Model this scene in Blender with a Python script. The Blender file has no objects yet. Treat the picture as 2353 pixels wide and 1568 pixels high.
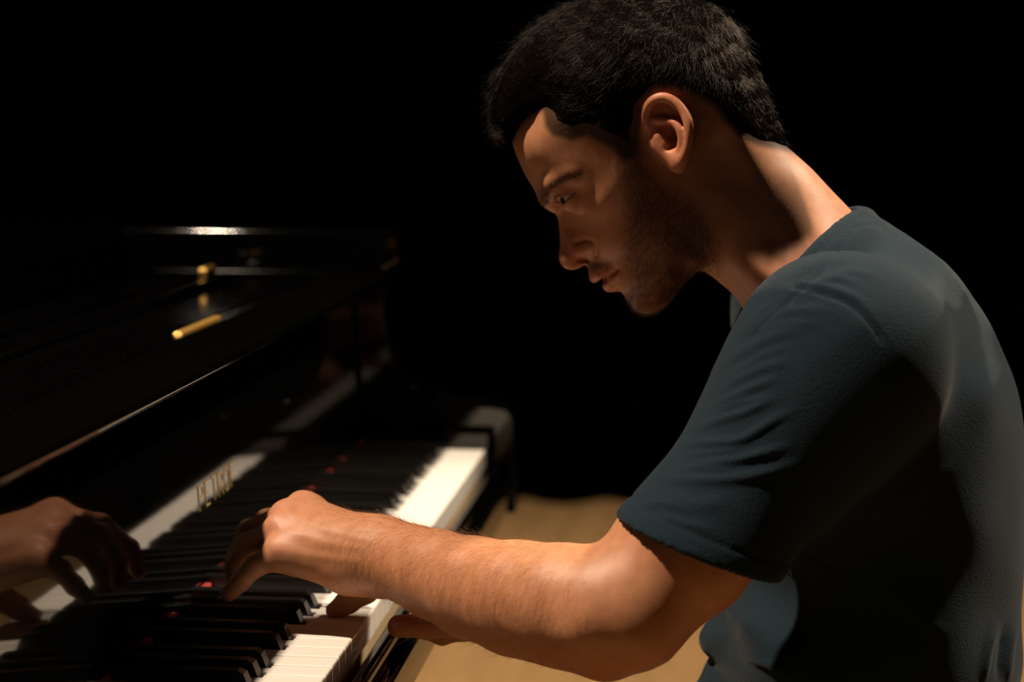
import bpy, math, random
import numpy as np
from mathutils import Vector, Matrix
random.seed(7); rng = np.random.default_rng(7)
S = bpy.context.scene
COL = S.collection

# ------------------------------------------------------------------ camera
CAM = np.array([-1.517, -0.29, 1.16])
FWD = np.array([0.98471687, 0.11659164, -0.12937956])
RIGHT = np.array([0.11757988, -0.99306343, 0.0])
UP = np.array([0.12848211, 0.01521243, 0.99159514])
FPX = 4200.0
cd = bpy.data.cameras.new('camera'); cam = bpy.data.objects.new('camera', cd); COL.objects.link(cam)
cd.sensor_width = 36.0; cd.lens = FPX / 2353 * 36
cd.clip_start = 0.05; cd.clip_end = 60
cd.dof.use_dof = True; cd.dof.focus_distance = 1.40; cd.dof.aperture_fstop = 3.8
M = Matrix(((RIGHT[0], UP[0], -FWD[0], CAM[0]), (RIGHT[1], UP[1], -FWD[1], CAM[1]), (RIGHT[2], UP[2], -FWD[2], CAM[2]), (0, 0, 0, 1)))
cam.matrix_world = M
S.camera = cam

# ------------------------------------------------------------------ world, lamps, exposure
wd = bpy.data.worlds.new('world'); S.world = wd; wd.use_nodes = True
wd.node_tree.nodes['Background'].inputs[0].default_value = (1.0, 0.8, 0.6, 1)
wd.node_tree.nodes['Background'].inputs[1].default_value = 0.0008
S.view_settings.view_transform = 'Standard'; S.view_settings.look = 'None'
S.view_settings.exposure = 0.0; S.view_settings.gamma = 1.0; S.view_settings.use_curve_mapping = False

def spot(name, loc, target, power, color, angle, blend, radius):
    ld = bpy.data.lights.new(name, 'SPOT'); ld.energy = power; ld.color = color
    ld.spot_size = math.radians(angle); ld.spot_blend = blend; ld.shadow_soft_size = radius
    o = bpy.data.objects.new(name, ld); COL.objects.link(o); o.location = loc
    o.rotation_euler = (Vector(target) - Vector(loc)).to_track_quat('-Z', 'Y').to_euler()
    return o
# stage lamp high in front of the piano, and one high behind the player
spot('stage_spot', (-0.62, 1.40, 4.5), (0.85, -0.05, 0.5), 1130, (1.0, 0.80, 0.61), 62, 0.8, 0.075)
spot('back_spot', (1.25, -2.2, 3.9), (0.0, -0.35, 0.95), 1000, (1.0, 0.83, 0.63), 24, 0.5, 0.08)

# ------------------------------------------------------------------ photo pixel -> point on a plane X = const (used to take measurements off the photograph)
def ray(px, py):
    u = (px - 1176.5) / FPX; v = -(py - 784.0) / FPX
    return RIGHT * u + UP * v + FWD
def at(px, py, X):
    d = ray(px, py); return CAM + d * ((X - CAM[0]) / d[0])
def pix(P):
    q = P - CAM; f = q @ FWD
    return 1176.5 + FPX * (q @ RIGHT) / f, 784.0 - FPX * (q @ UP) / f

# ------------------------------------------------------------------ materials
def mat(name, color=(0.5, 0.5, 0.5), rough=0.5, **kw):
    m = bpy.data.materials.new(name); m.use_nodes = True
    b = m.node_tree.nodes['Principled BSDF']
    b.inputs['Base Color'].default_value = (*color, 1); b.inputs['Roughness'].default_value = rough
    for k, v in kw.items(): b.inputs[k].default_value = v
    return m
def nodes(m): return m.node_tree.nodes, m.node_tree.links, m.node_tree.nodes['Principled BSDF']
def add_bump(m, scale, strength, dist=0.001, detail=4, kind='noise'):
    n, l, b = nodes(m); tc = n.new('ShaderNodeTexCoord')
    t = n.new('ShaderNodeTexNoise' if kind == 'noise' else 'ShaderNodeTexVoronoi'); t.inputs['Scale'].default_value = scale
    if kind == 'noise': t.inputs['Detail'].default_value = detail
    bp = n.new('ShaderNodeBump'); bp.inputs['Strength'].default_value = strength; bp.inputs['Distance'].default_value = dist
    l.new(tc.outputs['Object'], t.inputs['Vector']); l.new(t.outputs[0], bp.inputs['Height']); l.new(bp.outputs[0], b.inputs['Normal'])
    return t
def noise_color(m, scale, stops, detail=4, stretch=None):
    n, l, b = nodes(m); tc = n.new('ShaderNodeTexCoord'); t = n.new('ShaderNodeTexNoise'); t.inputs['Scale'].default_value = scale; t.inputs['Detail'].default_value = detail
    src = tc.outputs['Object']
    if stretch:
        mp = n.new('ShaderNodeMapping'); mp.inputs['Scale'].default_value = stretch; l.new(src, mp.inputs[0]); src = mp.outputs[0]
    r = n.new('ShaderNodeValToRGB'); l.new(src, t.inputs['Vector']); l.new(t.outputs[0], r.inputs[0])
    e = r.color_ramp.elements
    for i, (p, c) in enumerate(stops):
        el = e[i] if i < 2 else e.new(p)
        el.position = p; el.color = (*c, 1)
    l.new(r.outputs[0], b.inputs['Base Color']); return r

m_lacquer = mat('black_lacquer', (0.0012, 0.0011, 0.001), 0.045, **{'IOR': 1.52})
m_lacquer_top = mat('black_lacquer_dusty', (0.004, 0.0035, 0.003), 0.12)
def dust(m):   # specks of dust lying on the lacquer
    n, l, b = nodes(m); tc = n.new('ShaderNodeTexCoord'); v = n.new('ShaderNodeTexVoronoi'); v.inputs['Scale'].default_value = 260
    l.new(tc.outputs['Object'], v.inputs['Vector'])
    r = n.new('ShaderNodeValToRGB'); r.color_ramp.elements[0].position = 0.06; r.color_ramp.elements[0].color = (0.07, 0.065, 0.055, 1)
    r.color_ramp.elements[1].position = 0.12; r.color_ramp.elements[1].color = (0, 0, 0, 1); l.new(v.outputs['Distance'], r.inputs[0])
    nz = n.new('ShaderNodeTexNoise'); nz.inputs['Scale'].default_value = 30; l.new(tc.outputs['Object'], nz.inputs['Vector'])
    r2 = n.new('ShaderNodeValToRGB'); r2.color_ramp.elements[0].position = 0.5; r2.color_ramp.elements[1].position = 0.75; l.new(nz.outputs[0], r2.inputs[0])
    mx = n.new('ShaderNodeMix'); mx.data_type = 'RGBA'; mx.blend_type = 'MULTIPLY'; mx.inputs[0].default_value = 1
    l.new(r.outputs[0], mx.inputs[6]); l.new(r2.outputs[0], mx.inputs[7])
    ad = n.new('ShaderNodeMix'); ad.data_type = 'RGBA'; ad.blend_type = 'ADD'; ad.inputs[0].default_value = 1
    ad.inputs[7].default_value = (0.0007, 0.0006, 0.0006, 1); l.new(mx.outputs[2], ad.inputs[6]); l.new(ad.outputs[2], b.inputs['Base Color'])
dust(m_lacquer_top)
m_ivory = mat('ivory_plastic', (0.78, 0.735, 0.67), 0.12, **{'IOR': 1.5})
m_ebony = mat('black_key_plastic', (0.009, 0.0082, 0.0075), 0.30)
add_bump(m_ebony, 900, 0.06, 0.0004)
m_keywood = mat('key_wood', (0.42, 0.30, 0.17), 0.6)
m_felt = mat('red_felt', (0.40, 0.018, 0.008), 0.9, **{'Sheen Weight': 0.1}); add_bump(m_felt, 1500, 0.5)
m_brass = mat('brass', (0.72, 0.45, 0.13), 0.42, Metallic=1.0)
m_gold = mat('gold_leaf', (0.62, 0.42, 0.17), 0.4, Metallic=0.6)
m_iron = mat('bench_metal', (0.02, 0.02, 0.02), 0.35, Metallic=0.5)
m_leather = mat('black_leather', (0.01, 0.009, 0.009), 0.45); add_bump(m_leather, 300, 0.3)
m_curtain = mat('black_velvet', (0.0008, 0.0008, 0.0008), 1.0, **{'Specular IOR Level': 0.0})
m_floor = mat('stage_floor', (0.5, 0.33, 0.16), 0.55)
noise_color(m_floor, 3.0, [(0.30, (0.50, 0.30, 0.125)), (0.72, (0.65, 0.40, 0.165))], 6, (1.0, 6.0, 1.0))

# skin: base colour times pigment painted per vertex (lips, beard shadow, redness are the skin's own colours)
m_skin = mat('skin', (0.55, 0.30, 0.19), 0.48)
n, l, b = nodes(m_skin)
ca = n.new('ShaderNodeVertexColor'); ca.layer_name = 'pigment'
nz = n.new('ShaderNodeTexNoise'); nz.inputs['Scale'].default_value = 90; nz.inputs['Detail'].default_value = 5
tc = n.new('ShaderNodeTexCoord'); l.new(tc.outputs['Object'], nz.inputs['Vector'])
rp = n.new('ShaderNodeValToRGB'); rp.color_ramp.elements[0].position = 0.3; rp.color_ramp.elements[0].color = (0.88, 0.82, 0.80, 1)
rp.color_ramp.elements[1].position = 0.7; rp.color_ramp.elements[1].color = (1.05, 1.05, 1.05, 1); l.new(nz.outputs[0], rp.inputs[0])
mx = n.new('ShaderNodeMix'); mx.data_type = 'RGBA'; mx.blend_type = 'MULTIPLY'; mx.inputs[0].default_value = 1
l.new(ca.outputs[0], mx.inputs[6]); l.new(rp.outputs[0], mx.inputs[7]); l.new(mx.outputs[2], b.inputs['Base Color'])
b.inputs['Subsurface Weight'].default_value = 0.25; b.inputs['Subsurface Radius'].default_value = (1.0, 0.35, 0.18); b.inputs['Subsurface Scale'].default_value = 0.005
b.inputs['Specular IOR Level'].default_value = 0.35
vz = n.new('ShaderNodeTexVoronoi'); vz.inputs['Scale'].default_value = 900; l.new(tc.outputs['Object'], vz.inputs['Vector'])
bp = n.new('ShaderNodeBump'); bp.inputs['Strength'].default_value = 0.12; bp.inputs['Distance'].default_value = 0.0005
l.new(vz.outputs['Distance'], bp.inputs['Height']); l.new(bp.outputs[0], b.inputs['Normal'])

m_shirt = mat('slate_blue_cotton', (0.0118, 0.0225, 0.0315), 0.95, **{'Sheen Weight': 0.06, 'Sheen Roughness': 0.4, 'Specular IOR Level': 0.1})
add_bump(m_shirt, 620, 0.65, 0.0010, 5)
m_jeans = mat('blue_grey_denim', (0.05, 0.07, 0.09), 0.9); add_bump(m_jeans, 900, 0.4, 0.0008)
m_shoe = mat('dark_shoe_leather', (0.02, 0.015, 0.012), 0.4)
m_eye = mat('eye', (0.7, 0.66, 0.6), 0.06, **{'IOR': 1.45})
m_hair = bpy.data.materials.new('dark_brown_hair'); m_hair.use_nodes = True
hn = m_hair.node_tree.nodes; hl = m_hair.node_tree.links; hn.remove(hn['Principled BSDF'])
hb = hn.new('ShaderNodeBsdfHairPrincipled'); hb.parametrization = 'COLOR'; hb.inputs['Color'].default_value = (0.005, 0.003, 0.002, 1); hb.inputs['IOR'].default_value = 1.22
hb.inputs['Roughness'].default_value = 0.13; hb.inputs['Radial Roughness'].default_value = 0.4
hl.new(hb.outputs[0], hn['Material Output'].inputs[0])
m_hairbase = mat('hair_mass', (0.003, 0.002, 0.0015), 0.9, **{'Specular IOR Level': 0.0})
m_armhair = m_hair.copy(); m_armhair.name = 'brown_body_hair'; m_armhair.node_tree.nodes['Principled Hair BSDF'].inputs['Color'].default_value = (0.06, 0.03, 0.015, 1)

# ------------------------------------------------------------------ small builders
def link(o, parent=None):
    COL.objects.link(o)
    if parent: o.parent = parent
    return o
def tag(o, label=None, cat=None, group=None, kind=None):
    if label: o['label'] = label
    if cat: o['category'] = cat
    if group: o['group'] = group
    if kind: o['kind'] = kind
    return o
def empty(name, loc=(0, 0, 0)):
    o = bpy.data.objects.new(name, None); o.location = loc; o.empty_display_size = 0.1; return link(o)
def mesh_obj(name, verts, faces, m, parent=None, smooth=False):
    me = bpy.data.meshes.new(name); me.from_pydata([tuple(v) for v in verts], [], faces); me.materials.append(m)
    me.validate(); 
    if smooth: me.shade_smooth()
    return link(bpy.data.objects.new(name, me), parent)
def bevel(o, w, seg=2):
    md = o.modifiers.new('bevel', 'BEVEL'); md.width = w; md.segments = seg; md.limit_method = 'ANGLE'; md.angle_limit = math.radians(35); md.harden_normals = False
    for p in o.data.polygons: p.use_smooth = True
    md2 = o.modifiers.new('wn', 'WEIGHTED_NORMAL'); md2.keep_sharp = True
    return o
BOXF = [(0, 1, 3, 2), (4, 6, 7, 5), (0, 4, 5, 1), (2, 3, 7, 6), (0, 2, 6, 4), (1, 5, 7, 3)]
def box(name, lo, hi, m, parent=None, bv=0, seg=2):
    v = [(x, y, z) for x in (lo[0], hi[0]) for y in (lo[1], hi[1]) for z in (lo[2], hi[2])]
    o = mesh_obj(name, v, BOXF, m, parent)
    if bv: bevel(o, bv, seg)
    return o
def extrude_x(name, prof, x0, x1, m, parent=None, bv=0, seg=2):   # profile in YZ swept along X
    k = len(prof); v = [(x0, y, z) for y, z in prof] + [(x1, y, z) for y, z in prof]
    f = [tuple(range(k))[::-1], tuple(range(k, 2 * k))] + [(i, (i + 1) % k, k + (i + 1) % k, k + i) for i in range(k)]
    o = mesh_obj(name, v, f, m, parent)
    import bmesh
    bm = bmesh.new(); bm.from_mesh(o.data); bmesh.ops.recalc_face_normals(bm, faces=bm.faces); bm.to_mesh(o.data); bm.free()
    if bv: bevel(o, bv, seg)
    return o
def lathe(name, prof, m, parent=None, loc=(0, 0, 0), seg=20):
    v = []; f = []
    for r, z in prof:
        for i in range(seg):
            a = 2 * math.pi * i / seg; v.append((loc[0] + r * math.cos(a), loc[1] + r * math.sin(a), loc[2] + z))
    for j in range(len(prof) - 1):
        for i in range(seg): f.append((j * seg + i, j * seg + (i + 1) % seg, (j + 1) * seg + (i + 1) % seg, (j + 1) * seg + i))
    f.append(tuple(range(seg))[::-1]); f.append(tuple((len(prof) - 1) * seg + i for i in range(seg)))
    return mesh_obj(name, v, f, m, parent, True)
# ------------------------------------------------------------------ the stage
tag(box('floor', (-3, -4, -0.05), (4.2, 4, 0), m_floor), 'wide warm tan stage floor of pale wood', None, None, 'structure')
def curtain(name, p0, p1, h, n, amp):
    v = []; f = []; d = Vector(p1) - Vector(p0); nn = Vector((-d.y, d.x, 0)).normalized()
    for i in range(n + 1):
        q = Vector(p0) + d * (i / n) + nn * amp * math.sin(i * 1.3 + 0.7 * math.sin(i * 0.37))
        v += [(q.x, q.y, 0.0), (q.x, q.y, h)]
    for i in range(n): f.append((2 * i, 2 * i + 2, 2 * i + 3, 2 * i + 1))
    o = mesh_obj(name, v, f, m_curtain, None, True); md = o.modifiers.new('thick', 'SOLIDIFY'); md.thickness = 0.01
    return tag(o, None, None, None, 'structure')
curtain('wall_back', (3.72, -3.9, 0), (3.72, 3.9, 0), 5.0, 140, 0.05)

# ------------------------------------------------------------------ grand piano
KX = 0.045                     # middle of the keyboard
WK = 0.0235; X0 = KX - 26 * WK; X1 = KX + 26 * WK
KZ = 0.740                     # top of the white keys
piano = tag(empty('grand_piano', (KX, 0.15, 0)), 'glossy black grand piano with gold lettering on its fallboard', 'piano')
pinv = Matrix.Translation((-KX, -0.15, 0))
def P(o):
    o.matrix_parent_inverse = pinv; return o
# white keys: A0 .. C8
names = 'ABCDEFG'
BLK_AFTER = {'A': 0.0010, 'C': -0.0014, 'D': 0.0014, 'F': -0.0022, 'G': 0.0}
def white_key_mesh(cutl, cutr):
    g = 0.00055; w = WK / 2 - g; hw = 0.0125 / 2
    xl = -w + (cutl if cutl else 0); xr = w - (cutr if cutr else 0)
    out = [(-w, 0.0), (w, 0.0), (w, 0.0455)] + ([(xr, 0.0455)] if cutr else []) + [(xr, 0.158), (xl, 0.158)] + ([(xl, 0.0455)] if cutl else []) + [(-w, 0.0455)]
    if not cutr: out = [q for i, q in enumerate(out) if not (i and q == out[i - 1])]
    k = len(out); r = 0.0016
    def ring(inset, z):
        res = []
        for (x, y) in out:
            yy = y + inset if y < 0.001 else y
            xx = x - math.copysign(min(inset, abs(x)), x)
            res.append((xx, yy, z))
        return res
    lay = [ring(0, -0.021), ring(0, -r), ring(r * 0.35, -r * 0.35), ring(r * 1.1, 0)]
    v = [q for L in lay for q in L]; f = []
    for j in range(3):
        for i in range(k): f.append((j * k + i, j * k + (i + 1) % k, (j + 1) * k + (i + 1) % k, (j + 1) * k + i))
    f.append(tuple(3 * k + i for i in range(k))); f.append(tuple(range(k))[::-1])
    me = bpy.data.meshes.new('white_key'); me.from_pydata(v, [], f); me.materials.append(m_ivory); me.validate(); return me
def black_key_mesh():
    hw = 0.0106 / 2; hb = 0.0128 / 2; y0, y1 = 0.0475, 0.158; h = 0.0118
    v = [(-hb, y0, -0.006), (hb, y0, -0.006), (hb, y1, -0.006), (-hb, y1, -0.006),
         (-hw, y0 + 0.0062, h - 0.0022), (hw, y0 + 0.0062, h - 0.0022), (hw, y1, h - 0.001), (-hw, y1, h - 0.001),
         (-hw + 0.0012, y0 + 0.0105, h), (hw - 0.0012, y0 + 0.0105, h), (hw - 0.0012, y1, h), (-hw + 0.0012, y1, h)]
    f = [(3, 2, 1, 0), (0, 1, 5, 4), (1, 2, 6, 5), (2, 3, 7, 6), (3, 0, 4, 7), (4, 5, 9, 8), (5, 6, 10, 9), (7, 4, 8, 11), (8, 9, 10, 11), (6, 7, 11, 10)]
    me = bpy.data.meshes.new('black_key'); me.from_pydata(v, [], f); me.materials.append(m_ebony); me.validate(); return me
wcache = {}; bme = black_key_mesh()
lab_w = lab_b = 0
for i in range(52):
    nm = names[i % 7]; left = names[(i - 1) % 7]
    hb = 0.0137 / 2
    cr = max(0, hb - BLK_AFTER[nm]) if nm in BLK_AFTER and i < 51 else 0
    cl = max(0, hb + BLK_AFTER[left]) if left in BLK_AFTER and i > 0 else 0
    key = (round(cl, 5), round(cr, 5))
    if key not in wcache: wcache[key] = white_key_mesh(*key)
    x = X0 + (i + 0.5) * WK
    o = link(bpy.data.objects.new('white_key', wcache[key]), piano); P(o)
    o.location = (x, 0, KZ + random.uniform(-0.0003, 0.0003))
    if i == 21: o.location.z -= 0.001
    if nm in BLK_AFTER and i < 51:
        o = link(bpy.data.objects.new('black_key', bme), piano); P(o); o.location = (x + WK / 2 + BLK_AFTER[nm], 0, KZ + random.uniform(-0.0003, 0.0003))
P(box('key_bed', (X0 - 0.07, -0.028, 0.662), (X1 + 0.07, 0.60, 0.700), m_lacquer, piano, 0.004))
P(box('key_frame', (X0, 0.004, 0.70), (X1, 0.16, 0.717), m_keywood, piano))
P(extrude_x('key_slip', [(-0.018, 0.70), (-0.018, 0.714), (-0.016, 0.718), (-0.007, 0.718), (-0.005, 0.714), (-0.005, 0.70)], X0 - 0.012, X1 + 0.012, m_lacquer, piano, 0.002))
P(box('felt_strip', (X0, 0.1515, 0.737), (X1, 0.1575, 0.7462), m_felt, piano, 0.001))
# fallboard: leans back, mirror-black, rounded lip on top
T = math.radians(3.0); n0 = (0.1575, 0.7475)
up = (math.sin(T), math.cos(T)); H = 0.1905
fb = [(n0[0], n0[1]), (n0[0] + up[0] * H, n0[1] + up[1] * H)]
ly, lz = fb[1]
cy_, cz_ = ly - 0.0412, lz + 0.0085
nose = [(cy_ - 0.0056 * math.sin(math.radians(a)), cz_ - 0.0056 * math.cos(math.radians(a))) for a in range(0, 181, 15)]
prof = [fb[0], fb[1], (ly - 0.012, lz + 0.0015)] + nose + [(ly - 0.011, lz + 0.0185), (ly + 0.012, lz + 0.0195), (ly + 0.012, n0[1])]
fall = P(extrude_x('fallboard', prof, X0 - 0.004, X1 + 0.004, m_lacquer, piano))
fall.data.shade_smooth(); fall.data.set_sharp_from_angle(angle=math.radians(28))
# lettering on the fallboard (thin tall gilt capitals)
def strokes(name, segs, x, z, w, h, t, parent):
    v = []; f = []
    for (a, b) in segs:
        ax, az = x + a[0] * w, z + a[1] * h; bx, bz = x + b[0] * w, z + b[1] * h
        d = Vector((bx - ax, bz - az)); L = d.length or 1; d /= L; nn = Vector((-d.y, d.x)) * t / 2; e = d * t * 0.35
        k = len(v)
        for (qx, qz) in ((ax - e.x + nn.x, az - e.y + nn.y), (ax - e.x - nn.x, az - e.y - nn.y), (bx + e.x - nn.x, bz + e.y - nn.y), (bx + e.x + nn.x, bz + e.y + nn.y)):
            yb = n0[0] + (qz) * up[0]
            v.append((qx, yb - 0.0006, n0[1] + qz * up[1])); v.append((qx, yb + 0.0006, n0[1] + qz * up[1]))
        f += [(k, k + 2, k + 4, k + 6), (k + 1, k + 7, k + 5, k + 3), (k, k + 1, k + 3, k + 2), (k + 2, k + 3, k + 5, k + 4), (k + 4, k + 5, k + 7, k + 6), (k + 6, k + 7, k + 1, k)]
    o = mesh_obj(name, v, f, m_gold, parent); return o
def arc(cx, cz, rx, rz, a0, a1, n):
    pts = [(cx + rx * math.cos(math.radians(a0 + (a1 - a0) * i / n)), cz + rz * math.sin(math.radians(a0 + (a1 - a0) * i / n))) for i in range(n + 1)]
    return list(zip(pts[:-1], pts[1:]))
LET = {
 'P': [((0, 0), (0, 1)), ((0, 1), (0.45, 1)), ((0, 0.48), (0.45, 0.48))] + arc(0.45, 0.74, 0.5, 0.26, -90, 90, 8),
 'E': [((0, 0), (0, 1)), ((0, 1), (0.8, 1)), ((0, 0.52), (0.65, 0.52)), ((0, 0), (0.8, 0))],
 'T': [((0.5, 0), (0.5, 1)), ((0, 1), (1, 1))],
 'R': [((0, 0), (0, 1)), ((0, 1), (0.45, 1)), ((0, 0.5), (0.45, 0.5)), ((0.4, 0.5), (0.98, 0))] + arc(0.45, 0.75, 0.48, 0.25, -90, 90, 8),
 'O': arc(0.5, 0.5, 0.55, 0.5, 0, 360, 18),
 'F': [((0, 0), (0, 1)), ((0, 1), (0.8, 1)), ((0, 0.54), (0.65, 0.54))]}
lx = -0.010; ltr = None
segs = []
for i, ch in enumerate('PETROF'):
    for a, b in LET[ch]:
        segs.append(((a[0] + i * 1.42, a[1]), (b[0] + i * 1.42, b[1])))
ltr = strokes('lettering', segs, lx, 0.062, 0.0142, 0.0205, 0.0014, fall)
ltr['label'] = 'gilt letters PETROF on the black fallboard'
P(ltr); ltr.matrix_parent_inverse = Matrix.Identity(4)
# key blocks beside the keyboard and the cheeks with their S-curved arms
for s in (-1, 1):
    xa = X1 + 0.002 if s > 0 else X0 - 0.024
    P(box('key_block', (xa, -0.006, 0.70), (xa + 0.022, 0.157, 0.762), m_lacquer, piano, 0.004, 3))
    arm = [(-0.034, 0.655), (-0.034, 0.768), (-0.031, 0.779), (-0.022, 0.7875), (-0.006, 0.7905), (0.030, 0.793), (0.055, 0.7965), (0.075, 0.803), (0.092, 0.813),
           (0.106, 0.828), (0.117, 0.847), (0.124, 0.870), (0.128, 0.900), (0.129, 0.958), (0.122, 0.9625), (0.114, 0.9655), (0.1105, 0.972), (0.1105, 0.994), (0.114, 1.001), (0.122, 1.0045), (0.62, 1.0045), (0.62, 0.655)]
    xb = (X1 + 0.026, X1 + 0.080) if s > 0 else (X0 - 0.080, X0 - 0.026)
    P(extrude_x('cheek', arm, xb[0], xb[1], m_lacquer, piano, 0.004, 5))
# top: front rail, folded music desk with brass hinges, lid
P(box('front_rail', (X0 - 0.02, 0.181, 0.90), (X1 + 0.02, 0.215, 0.951), m_lacquer_top, piano, 0.003))
desk = P(box('music_desk', (X0 + 0.06, 0.222, 0.930), (X1 - 0.03, 0.44, 0.9485), m_lacquer_top, piano, 0.004, 3))
P(box('music_desk_ledge', (X0 + 0.07, 0.30, 0.9485), (X1 - 0.05, 0.322, 0.958), m_lacquer_top, piano, 0.003))
P(box('music_desk_prop', (X0 + 0.25, 0.36, 0.9485), (X1 - 0.20, 0.375, 0.957), m_lacquer_top, piano, 0.003))
def hinge(x, y, z, lx, ly, h):
    o = P(box('hinge', (x - lx / 2, y - ly / 2, z), (x + lx / 2, y + ly / 2, z + h), m_brass, piano, 0.0015))
    pin = P(box('hinge_pin', (x - lx / 2, y - 0.003, z + h), (x + lx / 2, y + 0.003, z + h + 0.0015), m_brass, o, 0.0006)); pin.matrix_parent_inverse = Matrix.Identity(4)
    return o
hinge(0.150, 0.206, 0.9510, 0.13, 0.009, 0.001)
hinge(0.570, 0.318, 0.958, 0.040, 0.010, 0.009)
P(box('lid', (X0 - 0.080, 0.46, 0.985), (X1 + 0.080, 1.75, 1.012), m_lacquer_top, piano, 0.006, 3))
rim = [(X0 - 0.08, 0.55)]
# curved case of the piano behind the keyboard
def case(name, z0, z1, m):
    out = [(X0 - 0.08, 0.46), (X0 - 0.08, 1.55)]
    for i in range(13):
        a = math.pi - math.pi * 0.62 * i / 12; out.append((X0 + 0.27 + 0.35 * math.cos(a), 1.55 + 0.33 * math.sin(a)))
    out += [(X0 + 0.66, 1.56), (X0 + 0.80, 1.30), (X0 + 0.95, 1.10), (X1 + 0.00, 0.98), (X1 + 0.06, 0.86), (X1 + 0.08, 0.70), (X1 + 0.08, 0.46)]
    k = len(out); v = [(x, y, z0) for x, y in out] + [(x, y, z1) for x, y in out]
    f = [tuple(range(k)), tuple(range(k, 2 * k))[::-1]] + [(i, k + i, k + (i + 1) % k, (i + 1) % k) for i in range(k)]
    return P(mesh_obj(name, v, f, m, piano))
bpy.data.objects.remove(bpy.data.objects['lid']); case('lid', 0.985, 1.008, m_lacquer_top)
case('case', 0.655, 0.984, m_lacquer)
def leg(x, y):
    P(lathe('leg', [(0.030, 0.085), (0.032, 0.10), (0.030, 0.12), (0.034, 0.3), (0.046, 0.50), (0.052, 0.54), (0.052, 0.60), (0.060, 0.61), (0.060, 0.662)], m_lacquer, piano, (x, y, 0), 24))
    P(lathe('caster', [(0.012, 0.0), (0.030, 0.008), (0.034, 0.04), (0.020, 0.07), (0.018, 0.085)], m_brass, piano, (x, y, 0), 18))
leg(X0 + 0.02, 0.14); leg(X1 - 0.02, 0.14); leg(X0 + 0.35, 1.50)
for dx in (-0.05, 0.05): P(box('lyre_post', (KX + dx - 0.012, 0.22, 0.16), (KX + dx + 0.012, 0.26, 0.662), m_lacquer, piano, 0.004))
P(box('pedal_box', (KX - 0.13, 0.19, 0.08), (KX + 0.13, 0.29, 0.16), m_lacquer, piano, 0.008))
for dx in (-0.07, 0, 0.07): P(box('pedal', (KX + dx - 0.012, 0.09, 0.095), (KX + dx + 0.012, 0.19, 0.107), m_brass, piano, 0.004))

# ------------------------------------------------------------------ bench under the player
bench = tag(empty('piano_bench', (0.0, -0.45, 0)), 'black padded bench the pianist sits on', 'bench')
def Bn(o): o.matrix_parent_inverse = Matrix.Translation((0, 0.45, 0)); return o
Bn(box('seat_cushion', (-0.30, -0.62, 0.395), (0.30, -0.28, 0.450), m_leather, bench, 0.02, 4))
Bn(box('seat_frame', (-0.29, -0.61, 0.36), (0.29, -0.29, 0.395), m_lacquer, bench, 0.004))
for sx in (-1, 1):
    for sy in (-0.59, -0.31): Bn(box('leg', (sx * 0.265 - 0.022, sy - 0.022, 0.0), (sx * 0.265 + 0.022, sy + 0.022, 0.36), m_lacquer, bench, 0.004))
# ------------------------------------------------------------------ implicit-surface sculpting (smooth unions of limbs, meshed by surface nets)
def smin(a, b, k):
    h = np.clip(0.5 + 0.5 * (b - a) / k, 0, 1); return b + (a - b) * h - k * h * (1 - h)
def smax(a, b, k): return -smin(-a, -b, k)
class Prim:
    k = 0.004; op = 'add'
    def sub(self, k=0.002): self.op = 'sub'; self.k = k; return self
    def kk(self, k): self.k = k; return self
class Cap(Prim):       # tapered capsule; flat < 1 thins it along the axis n
    def __init__(s, a, b, r1, r2, k=0.004, n=None, flat=1.0):
        s.a = np.array(a, float); s.b = np.array(b, float); s.r1, s.r2, s.k = r1, r2, k
        s.lo = np.minimum(s.a - r1, s.b - r2); s.hi = np.maximum(s.a + r1, s.b + r2)
        s.n = None if n is None else np.array(n, float) / np.linalg.norm(n); s.flat = flat
    def __call__(s, P):
        ab = s.b - s.a; q = P - s.a; t = np.clip(q @ ab / (ab @ ab), 0, 1); e = q - t[..., None] * ab
        if s.n is not None: e = e + (e @ s.n)[..., None] * s.n * (1 / s.flat - 1)
        d = np.sqrt((e * e).sum(-1)) - (s.r1 + (s.r2 - s.r1) * t)
        return d * (s.flat if s.n is not None else 1)
class Ell(Prim):
    def __init__(s, c, r, k=0.004, R=None):
        s.c = np.array(c, float); s.r = np.array(r, float); s.k = k; s.R = None if R is None else np.array(R, float)
        m = s.r.max(); s.lo = s.c - m; s.hi = s.c + m
    def __call__(s, P):
        q = P - s.c
        if s.R is not None: q = q @ s.R.T
        k0 = np.sqrt(((q / s.r) ** 2).sum(-1)); k1 = np.sqrt(((q / s.r ** 2) ** 2).sum(-1)) + 1e-9
        return k0 * (k0 - 1) / k1
class Fn(Prim):
    def __init__(s, f, lo, hi, k=0.004): s.f, s.lo, s.hi, s.k = f, np.array(lo, float), np.array(hi, float), k
    def __call__(s, P): return s.f(P)
class Group(Prim):     # parts that blend with each other but only touch the rest
    def __init__(s, ps, k=0.001):
        s.ps = ps; s.k = k; m_ = 0
        for p in ps[::-1]: m_ = max(m_, p.k); p.reach = m_
        s.lo = np.min([p.lo for p in ps], 0); s.hi = np.max([p.hi for p in ps], 0)
    def __call__(s, P):
        q = P.reshape(-1, 3); d = evaluate(s.ps, P, q.min(0), q.max(0), 0.004)
        return np.full(P.shape[:-1], 0.02) if d is None else d
def chain(pts, rs, k=0.004, ks=0.012):
    out = []
    for i in range(len(pts) - 1): out.append(Cap(pts[i], pts[i + 1], rs[i], rs[i + 1], k if i == 0 else ks))
    return out
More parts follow.
